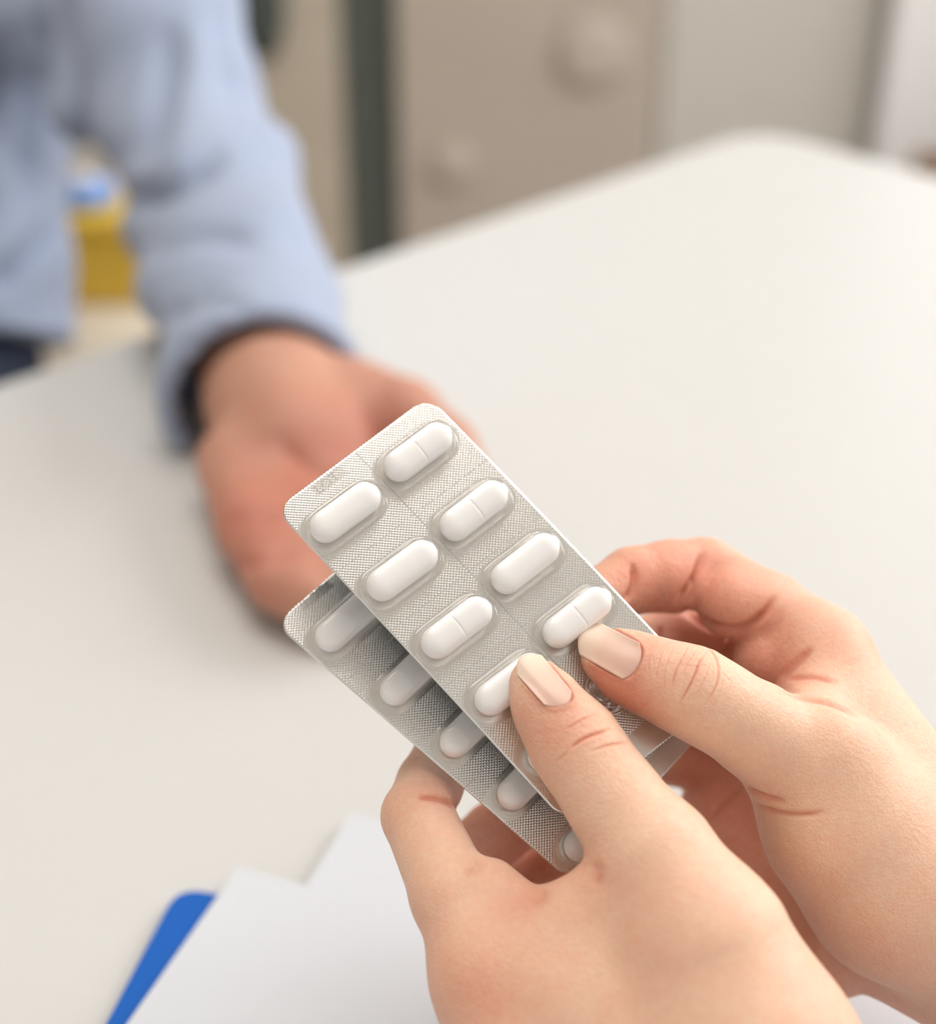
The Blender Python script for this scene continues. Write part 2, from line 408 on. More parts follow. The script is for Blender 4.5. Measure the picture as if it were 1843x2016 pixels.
#@@BACKGROUND
# ------------------------------------------------------------------ cabinets against the back wall
def bx_at(px, py=200): return ray_plane(px, py, 1, BACK_Y)[0]
m_tan = mat('tan_oak', (0.53, 0.46, 0.37), 0.5, noise=0.10, nscale=12)
m_taupe = mat('taupe_board', (0.50, 0.43, 0.365), 0.5, noise=0.06, nscale=9)
m_grey = mat('grey_board', (0.60, 0.57, 0.52), 0.5, noise=0.04, nscale=9)
m_dark = mat('dark_interior', (0.035, 0.045, 0.04), 0.6)
m_knob = mat('pale_knob', (0.53, 0.46, 0.395), 0.7)
xa, xb, xc, xd, xe = bx_at(380), bx_at(672), bx_at(782), bx_at(1300), bx_at(1712)
CABH = 0.98
def cabinet(name, x0, x1, label, mdoor, doors, knobs):
    c = empty(name, ((x0 + x1) / 2, BACK_Y + 0.2, 0), label, 'cabinet')
    box('body', (x0, BACK_Y + 0.02, 0.06), (x1, BACK_Y + 0.41, CABH), mdoor, c)
    box('plinth', (x0 + 0.01, BACK_Y + 0.05, 0), (x1 - 0.01, BACK_Y + 0.40, 0.06), m_dark, c)
    for (a, b_, mm) in doors:
        d = box('door', (a + 0.002, BACK_Y, 0.08), (b_ - 0.002, BACK_Y + 0.018, CABH - 0.01), mm, c, bevel=0.002)
        for (kx, kz, kr) in knobs:
            if a < kx < b_:
                ORI[d] = ORI[c]
                lathe('knob', [(kr * .8, 0), (kr * .95, .004), (kr, .007), (kr * .92, .010), (kr * .5, .012)], (kx, BACK_Y, kz), m_knob, d, axis=(0, -1, 0))
    return c
k1 = ray_plane(890, 330, 1, BACK_Y - 0.02); k2 = ray_plane(1170, 110, 1, BACK_Y - 0.02)
cabinet('cabinet', xa, xb, 'tan wooden cabinet right behind the blue sleeve', m_tan, [(xa, xb, m_tan)], [])
cabinet('cabinet', xc, xe, 'wide taupe and grey cabinet with pale round knobs behind the table', m_taupe,
        [(xc, xd, m_taupe), (xd, xe, m_grey)], [(k1[0], k1[2], 0.033), (k2[0], k2[2], 0.05)])
fl = box('gap_shade_strip', (xb + 0.001, BACK_Y + 0.03, 0), (xc - 0.001, BACK_Y + 0.40, CABH), mat('dark_gap_shade', (0.10, 0.115, 0.10), 0.6))  # dark strip stands in for the wall in shadow inside the gap
tag(fl, 'dark green upright panel coloured as the wall in shade between the cabinets', 'panel')
cr = empty('crate', (*ray_plane(1900, 322, 1, 1.95)[:2], 0), 'brown wooden crate at the right edge behind the table', 'crate')
qa = ray_plane(1836, 332, 1, 1.95); m_wood = mat('brown_wood', (0.25, 0.15, 0.09), 0.6, noise=0.2, nscale=20)
for k in range(4):
    z0 = k * qa[2] / 4
    box('plank', (qa[0], 1.95, z0 + .004), (qa[0] + .3, 1.965, z0 + qa[2] / 4 - .004), m_wood, cr)
    box('plank', (qa[0], 2.025, z0 + .004), (qa[0] + .3, 2.04, z0 + qa[2] / 4 - .004), m_wood, cr)
    box('plank', (qa[0], 1.966, z0 + .004), (qa[0] + .015, 2.024, z0 + qa[2] / 4 - .004), m_wood, cr)
    box('plank', (qa[0] + .285, 1.966, z0 + .004), (qa[0] + .3, 2.024, z0 + qa[2] / 4 - .004), m_wood, cr)
box('crate_floor', (qa[0] + .015, 1.966, .01), (qa[0] + .285, 2.024, .022), m_wood, cr)
h0 = ray_plane(520, 120, 1, BACK_Y - 0.02)
tb_ = lathe('hanging_bag', [(0.012, -.02), (.028, -.018), (.034, 0), (.028, .018), (.012, .02)], (0, 0, 0), mat('dark_green_fabric', (0.06, 0.075, 0.065), 0.8), axis=(0, -1, 0))
tb_.location = h0; tb_.scale = (1, 1, 2.6)
tag(tb_, 'small dark green pouch hanging on the tan cabinet', 'pouch')
# white pier / tall unit right of the cabinets
xw = bx_at(1722)
pier = empty('tall_cabinet', ((xw + ROOM_X1) / 2, BACK_Y + 0.1, 0), 'tall white cabinet at the right behind the table corner', 'cabinet')
box('body', (xw, BACK_Y - 0.02, 0.06), (ROOM_X1 - 0.02, BACK_Y + 0.41, 2.0), m_white, pier)
box('plinth', (xw + 0.01, BACK_Y, 0), (ROOM_X1 - 0.03, BACK_Y + 0.4, 0.06), m_dark, pier)
box('door', (xw + 0.003, BACK_Y - 0.04, 0.08), ((xw + ROOM_X1) / 2 - 0.002, BACK_Y - 0.021, 1.98), m_white, pier, bevel=0.002)
box('door', ((xw + ROOM_X1) / 2 + 0.002, BACK_Y - 0.04, 0.08), (ROOM_X1 - 0.023, BACK_Y - 0.021, 1.98), m_white, pier, bevel=0.002)

#@@OBJECTS
# ------------------------------------------------------------------ papers and folder on the table
def tp(px, py): return ray_plane(px, py, 2, TABLE_Z)[:2]
m_blue = mat('blue_plastic', (0.008, 0.11, 0.46), 0.5, noise=0.03, spec=0.2)
m_paper = mat('paper', (0.635, 0.655, 0.69), 0.8, noise=0.01, bump=0.05)
def sheet(name, corner, left_pt, top_pt, w_, h_, z, th, material, r=0.0):
    """rectangle with its far-left corner at a table point; h_ runs towards left_pt, w_ towards top_pt"""
    a = np.array(left_pt) - corner; a = a / np.linalg.norm(a); b = np.array(top_pt) - corner
    b = b - a * (a @ b); b = b / np.linalg.norm(b)
    poly = [corner, corner + b * w_, corner + b * w_ + a * h_, corner + a * h_]
    if r: poly = rounded(poly, r)
    return prism(name, poly, z, z + th, material)
fo = sheet('folder', tp(352, 1762), tp(219, 2016), tp(428, 1772), 0.225, 0.31, TABLE_Z, 0.003, m_blue, r=0.008)
tag(fo, 'blue plastic folder lying under the white paper', 'folder')
s2 = sheet('paper_sheet', tp(692, 1616), tp(606, 1755), tp(790, 1640), 0.21, 0.10, TABLE_Z + 0.0031, 0.0003, m_paper)
tag(s2, 'white paper sheet sticking out behind, beside the left hand', 'paper')
s1 = sheet('paper_sheet', tp(472, 1726), tp(268, 2016), tp(869, 1853), 0.21, 0.297, TABLE_Z + 0.0036, 0.0006, m_paper)
tag(s1, 'white paper sheet on top of the blue folder', 'paper')

# ------------------------------------------------------------------ tablets and blister packs
def tablet_mesh(L_, W_, T_, score):
    hw, hl = W_ / 2, L_ / 2 - W_ / 2
    out = []
    xs = np.concatenate([np.linspace(-hl, -1, 7), [-.6, -.4, -.25, -.12, 0, .12, .25, .4, .6], np.linspace(1, hl, 7)])
    for x in xs: out.append((x, 0, 0, -1))
    for a in np.linspace(-math.pi / 2, math.pi / 2, 15)[1:-1]: out.append((hl, 0, math.cos(a), math.sin(a)))
    for x in xs[::-1]: out.append((x, 0, 0, 1))
    for a in np.linspace(math.pi / 2, 3 * math.pi / 2, 15)[1:-1]: out.append((-hl, 0, math.cos(a), math.sin(a)))
    n = len(out); vs, fs = [], []
    ang = np.linspace(-math.pi / 2, math.pi / 2, 21)
    for t in ang:
        c, s_ = math.cos(t), math.sin(t)
        rr = hw * max(abs(c), 1e-4) ** 0.8; z = T_ / 2 * math.copysign(abs(s_) ** 0.85, s_)
        for (x, y, dx, dy) in out:
            zz = z
            px_ = x + dx * rr
            if score and z > 0: zz -= 0.24 * math.exp(-(px_ / 0.22) ** 2) * (z / (T_ / 2))
            vs.append((px_, dy * rr, zz))
    for j in range(len(ang) - 1):
        for i in range(n): fs.append([j * n + i, j * n + (i + 1) % n, (j + 1) * n + (i + 1) % n, (j + 1) * n + i])
    me = bpy.data.meshes.new('tablet'); me.from_pydata([(a * .001, b * .001, c * .001) for a, b, c in vs], [], fs); me.update()
    me.polygons.foreach_set('use_smooth', [True] * len(me.polygons))
    bm = bmesh.new(); bm.from_mesh(me); bmesh.ops.remove_doubles(bm, verts=bm.verts, dist=1e-6)
    bmesh.ops.recalc_face_normals(bm, faces=bm.faces[:]); bm.to_mesh(me); bm.free()
    return me
m_tab = mat('tablet_coating', (0.96, 0.95, 0.94), 0.38, noise=0.006, nscale=300, sss=0.15, spec=0.45)
TAB = {}
for s_ in (0, 1):
    TAB[s_] = tablet_mesh(18.4, 7.3, 6.0, s_); TAB[s_].materials.append(m_tab)

def pocket_mesh(L_, W_, Hh, crush=0.0, seed=1):
    """clear dome with a flat foot ring; stadium plan, mm"""
    rnd = np.random.RandomState(seed)
    hl = L_ / 2 - W_ / 2; n = 56
    prof = [(W_ / 2 + 1.0, 0.05), (W_ / 2 + .75, .32), (W_ / 2 + .35, .35), (W_ / 2 + 0.12, .5), (W_ / 2 - .05, 1.2), (W_ / 2 - .25, Hh * .5),
            (W_ / 2 - .6, Hh * .76), (W_ / 2 - 1.25, Hh * .93), (W_ / 2 - 2.2, Hh * .995), (W_ / 2 - 3.3, Hh), (0.25, Hh)]
    vs, fs = [], []
    k = n // 4
    plan = [(-hl + 2 * hl * i / k, 0, -1) for i in range(k)] + [(hl, math.cos(a), math.sin(a)) for a in np.linspace(-math.pi / 2, math.pi / 2, k + 1)[:-1]] \
        + [(hl - 2 * hl * i / k, 0, 1) for i in range(k)] + [(-hl, math.cos(a), math.sin(a)) for a in np.linspace(math.pi / 2, 1.5 * math.pi, k + 1)[:-1]]
    n = len(plan)
    ph = rnd.rand(8) * 6.28
    for (r, h) in prof:
        for (x, cx_, sy_) in plan:
            X, Y = x + cx_ * r, sy_ * r; Z = h
            if crush:
                q = 0.45 + 0.3 * math.sin(1.9 * X + 1.1 * Y + ph[0]) + 0.3 * abs(math.sin(1.2 * Y - 1.4 * X + ph[1])) + .2 * math.sin(2.6 * Y + ph[2])
                Z = h * (1 - crush + crush * max(0.05, q) * .75); X += .35 * math.sin(2.2 * Y + h) * min(1, h)
            vs.append((X * .001, Y * .001, Z * .001))
    for j in range(len(prof) - 1):
        for i in range(n): fs.append([j * n + i, j * n + (i + 1) % n, (j + 1) * n + (i + 1) % n, (j + 1) * n + i])
    fs.append([(len(prof) - 1) * n + i for i in range(n)])
    me = bpy.data.meshes.new('pocket'); me.from_pydata(vs, [], fs); me.update()
    me.polygons.foreach_set('use_smooth', [not crush] * len(me.polygons))
    return me
def clear_material(name='clear_plastic', refl=0.06):
    m = bpy.data.materials.new(name); m.use_nodes = True; nt = m.node_tree; nt.nodes.remove(nt.nodes['Principled BSDF'])
    out = nt.nodes['Material Output']; L = nt.links.new
    tr = nt.nodes.new('ShaderNodeBsdfTransparent'); tr.inputs[0].default_value = (0.985, 0.98, 0.975, 1)
    gl = nt.nodes.new('ShaderNodeBsdfGlossy'); gl.inputs['Roughness'].default_value = 0.10; gl.inputs[0].default_value = (1, 1, 1, 1)
    fr = nt.nodes.new('ShaderNodeLayerWeight'); fr.inputs['Blend'].default_value = 0.5
    pw = nt.nodes.new('ShaderNodeMath'); pw.operation = 'POWER'; pw.inputs[1].default_value = 4.0; L(fr.outputs['Facing'], pw.inputs[0])
    fm = nt.nodes.new('ShaderNodeMath'); fm.operation = 'MULTIPLY_ADD'; fm.inputs[1].default_value = 0.75; fm.inputs[2].default_value = refl; L(pw.outputs[0], fm.inputs[0])
    nz = nt.nodes.new('ShaderNodeTexNoise'); nz.inputs['Scale'].default_value = 260
    tc = nt.nodes.new('ShaderNodeTexCoord'); L(tc.outputs['Object'], nz.inputs['Vector'])
    bp = nt.nodes.new('ShaderNodeBump'); bp.inputs['Strength'].default_value = 0.05; bp.inputs['Distance'].default_value = 0.0003
    L(nz.outputs['Fac'], bp.inputs['Height']); L(bp.outputs['Normal'], gl.inputs['Normal']); L(bp.outputs['Normal'], fr.inputs['Normal'])
    mx = nt.nodes.new('ShaderNodeMixShader'); L(fm.outputs[0], mx.inputs[0]); L(tr.outputs[0], mx.inputs[1]); L(gl.outputs[0], mx.inputs[2])
    L(mx.outputs[0], out.inputs[0]); return m
m_clear = clear_material()
def foil_material():
    m = bpy.data.materials.new('embossed_foil'); m.use_nodes = True; nt = m.node_tree; b = nt.nodes['Principled BSDF']
    L = nt.links.new; N = nt.nodes.new
    uv = N('ShaderNodeUVMap'); uv.uv_map = 'mm'
    sp = N('ShaderNodeSeparateXYZ'); L(uv.outputs[0], sp.inputs[0])
    def M(op, a, b_=None):
        n = N('ShaderNodeMath'); n.operation = op
        for i, v in enumerate((a, b_)):
            if v is None: continue
            if isinstance(v, (int, float)): n.inputs[i].default_value = v
            else: L(v, n.inputs[i])
        return n.outputs[0]
    kx = 2 * math.pi / 0.86        # diagonal pitch gives ~0.86 mm diamonds
    a = M('ABSOLUTE', M('SINE', M('MULTIPLY', M('ADD', sp.outputs[0], sp.outputs[1]), kx / 2)))
    c = M('ABSOLUTE', M('SINE', M('MULTIPLY', M('SUBTRACT', sp.outputs[0], sp.outputs[1]), kx / 2)))
    hgt = M('MULTIPLY', M('POWER', a, 0.8), M('POWER', c, 0.8))
    at = N('ShaderNodeAttribute'); at.attribute_name = 'knurl'
    hm = M('MULTIPLY', hgt, at.outputs['Fac'])
    bp = N('ShaderNodeBump'); bp.inputs['Strength'].default_value = 1.0; bp.inputs['Distance'].default_value = 0.000048
    L(hm, bp.inputs['Height']); L(bp.outputs['Normal'], b.inputs['Normal'])
    b.inputs['Base Color'].default_value = (0.76, 0.735, 0.695, 1); b.inputs['Metallic'].default_value = 0.9
    b.inputs['Roughness'].default_value = 0.25
    b.inputs['Coat Weight'].default_value = 0.6; b.inputs['Coat Roughness'].default_value = 0.12
    return m
m_foil = foil_material()
m_back = mat('printed_foil_back', (0.03, 0.045, 0.052), 0.45, metal=0.3, noise=0.05)
m_line = mat('score_groove', (0.55, 0.54, 0.52), 0.5, metal=0.7)
m_emb = mat('embossed_mark', (0.64, 0.62, 0.59), 0.3, metal=0.9)

class Pack:
    def __init__(s, A, B, C, D, Wd, Ld, bow=0.0):
        s.A, s.B, s.C, s.D = [PX(*q) for q in (A, B, C, D)]; s.W, s.L, s.bow = Wd, Ld, bow
    def base(s, x, y):
        u = np.asarray(x, float) / s.W; v = np.asarray(y, float) / s.L; u = u[..., None]; v = v[..., None]
        P = s.A * (1 - u) * (1 - v) + s.B * u * (1 - v) + s.C * (1 - u) * v + s.D * u * v
        n = np.cross(s.B - s.A, s.C - s.A); n = n / np.linalg.norm(n)
        if n[2] > 0: n = -n
        return P + n * s.bow * 4 * v * (1 - v)
    def frame(s, x, y):
        e = 0.05
        P = s.base(x, y); tx = s.base(x + e, y) - s.base(x - e, y); ty = s.base(x, y + e) - s.base(x, y - e)
        tx = tx / np.linalg.norm(tx, axis=-1, keepdims=True); n = np.cross(tx, ty); n = n / np.linalg.norm(n, axis=-1, keepdims=True)
        n = np.where(n[..., 2:3] > 0, -n, n)
        return P, tx, n
    def pos(s, x, y, h):
        P, tx, n = s.frame(np.asarray(x, float), np.asarray(y, float)); return P + n * np.asarray(h, float)[..., None]
    def inv(s, px, py):          # image point -> (x,y) on the sheet
        x, y = s.W / 2, s.L / 2
        for _ in range(30):
            def g(x, y):
                q = s.base(np.array(x), np.array(y)); return np.array([CX + FPX * q[0] / q[2], CY + FPX * q[1] / q[2]])
            r = g(x, y) - (px, py); J = np.stack([(g(x + .1, y) - g(x, y)) / .1, (g(x, y + .1) - g(x, y)) / .1], 1)
            dx = np.linalg.solve(J, -r); x += dx[0]; y += dx[1]
        return x, y
    def matrix(s, x, y, h, rot=0.0, flip=False):
        P, tx, n = s.frame(np.array(x), np.array(y)); P = P + n * h
        wx = (W(P + tx) - W(P)) * 1000; wn = (W(P + n) - W(P)) * 1000
        wx, wn = Vector(wx).normalized(), Vector(wn).normalized(); wy = wn.cross(wx)
        M3 = Matrix((wx, wy, wn)).transposed().to_4x4()
        M3 = M3 @ Matrix.Rotation(rot, 4, 'Z')
        if flip: M3 = M3 @ Matrix.Rotation(math.pi, 4, 'X')
        return Matrix.Translation(Vector(W(P))) @ M3

def sheet_mesh(pk, name, mat_, parent, pockets, flats, r=4.5, step=0.5, th=0.25):
    nx, ny = int(pk.W / step) + 1, int(pk.L / step) + 1
    xs = np.linspace(0, pk.W, nx); ys = np.linspace(0, pk.L, ny); X, Y = np.meshgrid(xs, ys, indexing='ij')
    # round the corners by sliding grid points inside
    def inset(Yv): 
        d = np.minimum(Yv, pk.L - Yv); return np.where(d < r, r - np.sqrt(np.maximum(r * r - (r - d) ** 2, 0)), 0)
    I = inset(Y); Xr = I + X * (pk.W - 2 * I) / pk.W
    top = pk.pos(Xr.ravel(), Y.ravel(), np.zeros(X.size)); bot = pk.pos(Xr.ravel(), Y.ravel(), np.full(X.size, -th))
    V = np.concatenate([top, bot]); n1 = X.size
    ij = (np.arange(nx - 1)[:, None] * ny + np.arange(ny - 1)[None, :]).ravel()
    q = np.stack([ij, ij + ny, ij + ny + 1, ij + 1], 1)
    Wv = W(V)
    def side(ids): ids = np.array(ids); return np.stack([ids[:-1], ids[1:], ids[1:] + n1, ids[:-1] + n1], 1)
    a = np.arange(nx) * ny; bb = np.arange(ny)
    F = np.concatenate([q, q[:, ::-1] + n1, side(a[::-1]), side(a + ny - 1), side(bb), side((bb + (nx - 1) * ny)[::-1])])
    o = mesh_obj(name, Wv, F, mat_, parent)
    bm = bmesh.new(); bm.from_mesh(o.data); bmesh.ops.recalc_face_normals(bm, faces=bm.faces[:]); bm.to_mesh(o.data); bm.free()
    o.data.materials.append(m_back)
    mi = np.zeros(len(o.data.polygons), np.int32); mi[len(q):2 * len(q)] = 1; o.data.polygons.foreach_set('material_index', mi)
    # knurl mask
    k = np.ones(X.size)
    for (cx_, cy_, hl, rad) in pockets:
        d = np.hypot(np.maximum(np.abs(Xr.ravel() - cx_) - hl, 0), Y.ravel() - cy_) - rad
        k *= np.clip((d - 0.7) / 0.5, 0, 1)
    for (x0, y0, x1, y1) in flats:
        k *= 1 - (1.0 if x1 - x0 > 20 else 0.55) * ((Xr.ravel() > x0) & (Xr.ravel() < x1) & (Y.ravel() > y0) & (Y.ravel() < y1))
    at = o.data.attributes.new('knurl', 'FLOAT', 'POINT'); at.data.foreach_set('value', np.concatenate([k, k * 0]).astype(np.float32))
    uvl = o.data.uv_layers.new(name='mm'); li = np.zeros(len(o.data.loops), np.int32); o.data.loops.foreach_get('vertex_index', li)
    UV = np.concatenate([np.stack([Xr.ravel(), Y.ravel()], 1)] * 2)[li]
    uvl.data.foreach_set('uv', UV.astype(np.float32).ravel())
    return o
def strip(pk, name, segs, wid, h, material, parent):
    """thin raised/embossed strips along the sheet, segs = list of (x0,y0,x1,y1)"""
    vs, fs = [], []
    for (x0, y0, x1, y1) in segs:
        n = max(2, int(math.hypot(x1 - x0, y1 - y0) / 2) + 1); t = np.linspace(0, 1, n)
        d = np.array([-(y1 - y0), x1 - x0]); d = d / np.linalg.norm(d) * wid / 2
        cxx, cyy = x0 + (x1 - x0) * t, y0 + (y1 - y0) * t; b0 = len(vs)
        L_ = pk.pos(cxx + d[0], cyy + d[1], np.full(n, 0.02)); M_ = pk.pos(cxx, cyy, np.full(n, h)); R_ = pk.pos(cxx - d[0], cyy - d[1], np.full(n, 0.02))
        vs += list(L_) + list(M_) + list(R_)
        for i in range(n - 1):
            fs.append([b0 + i, b0 + i + 1, b0 + n + i + 1, b0 + n + i]); fs.append([b0 + n + i, b0 + n + i + 1, b0 + 2 * n + i + 1, b0 + 2 * n + i])
    return mesh_obj(name, W(np.array(vs)), fs, material, parent)
def text_mesh(pk, name, s, x, y, size, h, material, parent, rot=0.0):
    cu = bpy.data.curves.new('t', 'FONT'); cu.body = s; cu.size = size; cu.extrude = 0.0; cu.resolution_u = 3
    o = bpy.data.objects.new('t', cu); COL.objects.link(o)
    ev = o.evaluated_get(bpy.context.evaluated_depsgraph_get()); me = ev.to_mesh()
    v = np.array([q.co[:] for q in me.vertices]); f = [list(p.vertices) for p in me.polygons]
    ev.to_mesh_clear(); bpy.data.objects.remove(o)
    c, s_ = math.cos(rot), math.sin(rot)
    X = x + v[:, 0] * c + v[:, 1] * s_; Y = y + v[:, 0] * s_ - v[:, 1] * c
    return mesh_obj(name, W(pk.pos(X, Y, np.full(len(v), h))), f, material, parent, smooth=False)

POCK = pocket_mesh(20.2, 9.0, 6.4); POCK.materials.append(m_clear)
CRUSH = pocket_mesh(20.2, 9.0, 5.6, crush=0.6); CRUSH.materials.append(clear_material('crumpled_plastic', 0.30))
def build_pack(pk, label, spots, text_at, plain_end):
    base = W(pk.base(np.array(pk.W / 2), np.array(pk.L)))
    root = empty('blister_pack', base, label, 'blister pack')
    pockets = [(x, y, 5.6, 4.5) for (x, y, *_r) in spots]
    flats = [(text_at[0] - .6, text_at[1] - text_at[3] - .4, text_at[0] + text_at[2], text_at[1] + .7), (0, pk.L - plain_end, pk.W, pk.L)]
    sheet_mesh(pk, 'foil_backing', m_foil, root, pockets, flats)
    ys = sorted(set(round(s_[1], 1) for s_ in spots))
    strip(pk, 'score_line', [(pk.W / 2 + .3, 0.6, pk.W / 2 + .3, pk.L - 4)], 0.20, 0.04, m_line, root)
    left = sorted([s_ for s_ in spots if s_[0] < pk.W / 2], key=lambda q: q[1])
    for a, b_ in zip(left[:-1], left[1:]):
        ym = (a[1] + b_[1]) / 2
        segs = []
        x = 0.4
        while x < pk.W - 2:
            segs.append((x, ym, x + 2.9, ym)); x += 4.0
        strip(pk, 'perforation_line', segs, 0.16, 0.04, m_line, root)
    text_mesh(pk, 'embossed_text', 'LOT', text_at[0], text_at[1], text_at[3] * 1.45, 0.06, m_emb, root)
    inv = Matrix.Translation(-Vector(base))
    for (x, y, kind, flip, lab) in spots:
        p = bpy.data.objects.new('pocket', CRUSH if kind == 'crush' else POCK); COL.objects.link(p); p.parent = root
        p.matrix_local = inv @ pk.matrix(x, y, 0.0)
        if kind == 'crush': tag(p, 'crushed empty clear pocket')
        if kind == 'tab':
            t = bpy.data.objects.new('tablet', TAB[0 if flip else 1]); COL.objects.link(t)
            t.matrix_world = pk.matrix(x, y, 3.15, rot=random.uniform(-.02, .02))
            tag(t, lab, 'tablet', 'white tablets in the blister packs')
    return root
FR = Pack((541, 1003, 342), (843, 780, 357), (1112, 1618, 331), (1413, 1378, 345), 43.5, 95.5, bow=1.0)
BK = Pack((541, 1228, 352), (839, 969, 367), (1122, 1735, 341), (1385, 1440, 354), 43.5, 95.5, bow=0.5)
Lpx = [(678, 1018), (789, 1131), (895, 1242), (1000, 1352), (1104, 1462)]
Rpx = [(820, 900), (929, 1014), (1029, 1117), (1130, 1222), (1236, 1332)]
ordn = ['top', 'second', 'third', 'fourth', 'fifth']
spots = []
for i, (px, py) in enumerate(Lpx):
    q = FR.inv(px, py); spots.append((*q, 'tab', i in (0, 1, 3), [
        'white oblong tablet in the front pack, top of the left column', 'white oblong tablet in the front pack, second of the left column',
        'white oblong tablet with a score line, third of the left column in the front pack', 'white oblong tablet of the front pack touched by the left thumb nail',
        'white tablet of the front pack almost hidden below the left thumb'][i]))
for i, (px, py) in enumerate(Rpx):
    q = FR.inv(px, py); spots.append((*q, 'tab' if i < 4 else 'crush', i == 2, [
        'white scored tablet in the front pack, top of the right column', 'white scored tablet in the front pack, second of the right column',
        'white oblong tablet in the front pack, third of the right column', 'white oblong tablet of the front pack touched by the right thumb nail', ''][i]))
build_pack(FR, 'silver blister pack of white tablets in front, held by both thumbs', spots, (*FR.inv(628, 972), 8, 2.2), 6.5)
Bpx = [(686, 1228), (811, 1331), (928, 1431), (1040, 1532), (1170, 1632)]
spots = []
for i, (px, py) in enumerate(Bpx):
    q = BK.inv(px, py); spots.append((*q, 'tab', True, 'white tablet in the rear pack, %s from its far left corner, half covered' % ['first', 'second', 'third', 'fourth', 'last'][i]))
build_pack(BK, 'silver blister pack behind and below the front one, partly in its shade', spots, (*BK.inv(606, 1194), 7, 2.0), 6.0)
# ------------------------------------------------------------------ the hands holding the packs
holder = empty('person', W(PX(1400, 2300, 330)), 'person whose two bare hands hold the blister packs between thumbs and fingers', 'person')
Z = (300, 420)
# right hand: seen from the thumb side, fingers curled behind the packs
RH = []
RH += chain([(1620, 1290, 374, 10.6), (1695, 1470, 364, 12.5), (1880, 1765, 350, 19.5), (2120, 1990, 345, 24), (2420, 2180, 330, 29)], k=8)   # back of hand, wrist, forearm
RH += [tri((1585, 1500, 343, 9.5), (1615, 1330, 371, 9.0), (1860, 1740, 350, 15), k=8)]             # web between thumb and index
RH += [tri((1600, 1300, 377, 9.5), (1500, 1560, 398, 10), (1640, 1800, 378, 13), k=6),
       tri((1600, 1300, 377, 9.5), (1640, 1800, 378, 13), (1870, 1760, 352, 18), k=8),
       tri((1640, 1800, 378, 13), (1870, 1790, 356, 18), (2120, 1990, 347, 20), k=8)]
RH += chain([(1620, 1290, 374, 10.4), (1520, 1202, 380, 8.7), (1385, 1131, 386, 9.2)], k=3.0, k0=6)            # index
RH += [cap((1440, 1190, 377, 8.6), (1490, 1200, 377, 8.4), 2.5), cap((1515, 1300, 376, 9.0), (1575, 1290, 375, 9.5), 2.0), cap((1330, 1142, 380, 8.4), (1300, 1140, 378, 8.2), 2.0), cap((1648, 1500, 340, 11), (1620, 1480, 339, 11), 5)]
RH += [tri((1430, 1600, 402, 11), (1480, 1760, 396, 13), (1600, 1850, 382, 14), k=6), tri((1430, 1600, 402, 11), (1500, 1560, 398, 11), (1600, 1850, 382, 14), k=6)]
RH += chain([(1385, 1131, 386, 9.2), (1320, 1132, 382, 8.7), (1245, 1143, 376, 8.2), (1150, 1192, 366, 6.6)], k=1.6)
RH += chain([(1548, 1345, 392, 10), (1440, 1290, 398, 9.0), (1320, 1256, 402, 8.8)], k=1.6, k0=4)               # middle
RH += chain([(1320, 1256, 402, 8.8), (1235, 1300, 394, 8.0), (1165, 1340, 386, 7.0)], k=1.2)
RH += chain([(1510, 1460, 400, 10), (1420, 1430, 406, 8.6), (1330, 1420, 408, 8.4)], k=1.6, k0=4)               # ring
RH += chain([(1330, 1420, 408, 8.4), (1250, 1440, 398, 7.8), (1200, 1450, 392, 6.6)], k=1.2)
RH += chain([(1495, 1550, 400, 9.5), (1435, 1520, 402, 8.4), (1378, 1500, 402, 8.0)], k=1.6, k0=4)              # little
RH += chain([(1378, 1500, 402, 8.0), (1310, 1490, 398, 7.2), (1265, 1480, 396, 6.2)], k=1.2)
RH += chain([(1580, 1500, 343, 13), (1660, 1622, 345, 17), (1757, 1748, 348, 18.5), (1880, 1780, 351, 19)], k=8)   # ball of the thumb
RH += chain([(1193, 1291, 338, 5.5), (1222, 1305, 337, 6.9), (1258, 1322, 336, 7.9), (1312, 1343, 334, 8.6), (1364, 1363, 333, 9.6),
             (1420, 1395, 333, 9.4), (1490, 1438, 336, 10.2), (1580, 1500, 343, 13)], k=3.0)
def pl(*a): return [tuple(q) for q in a]
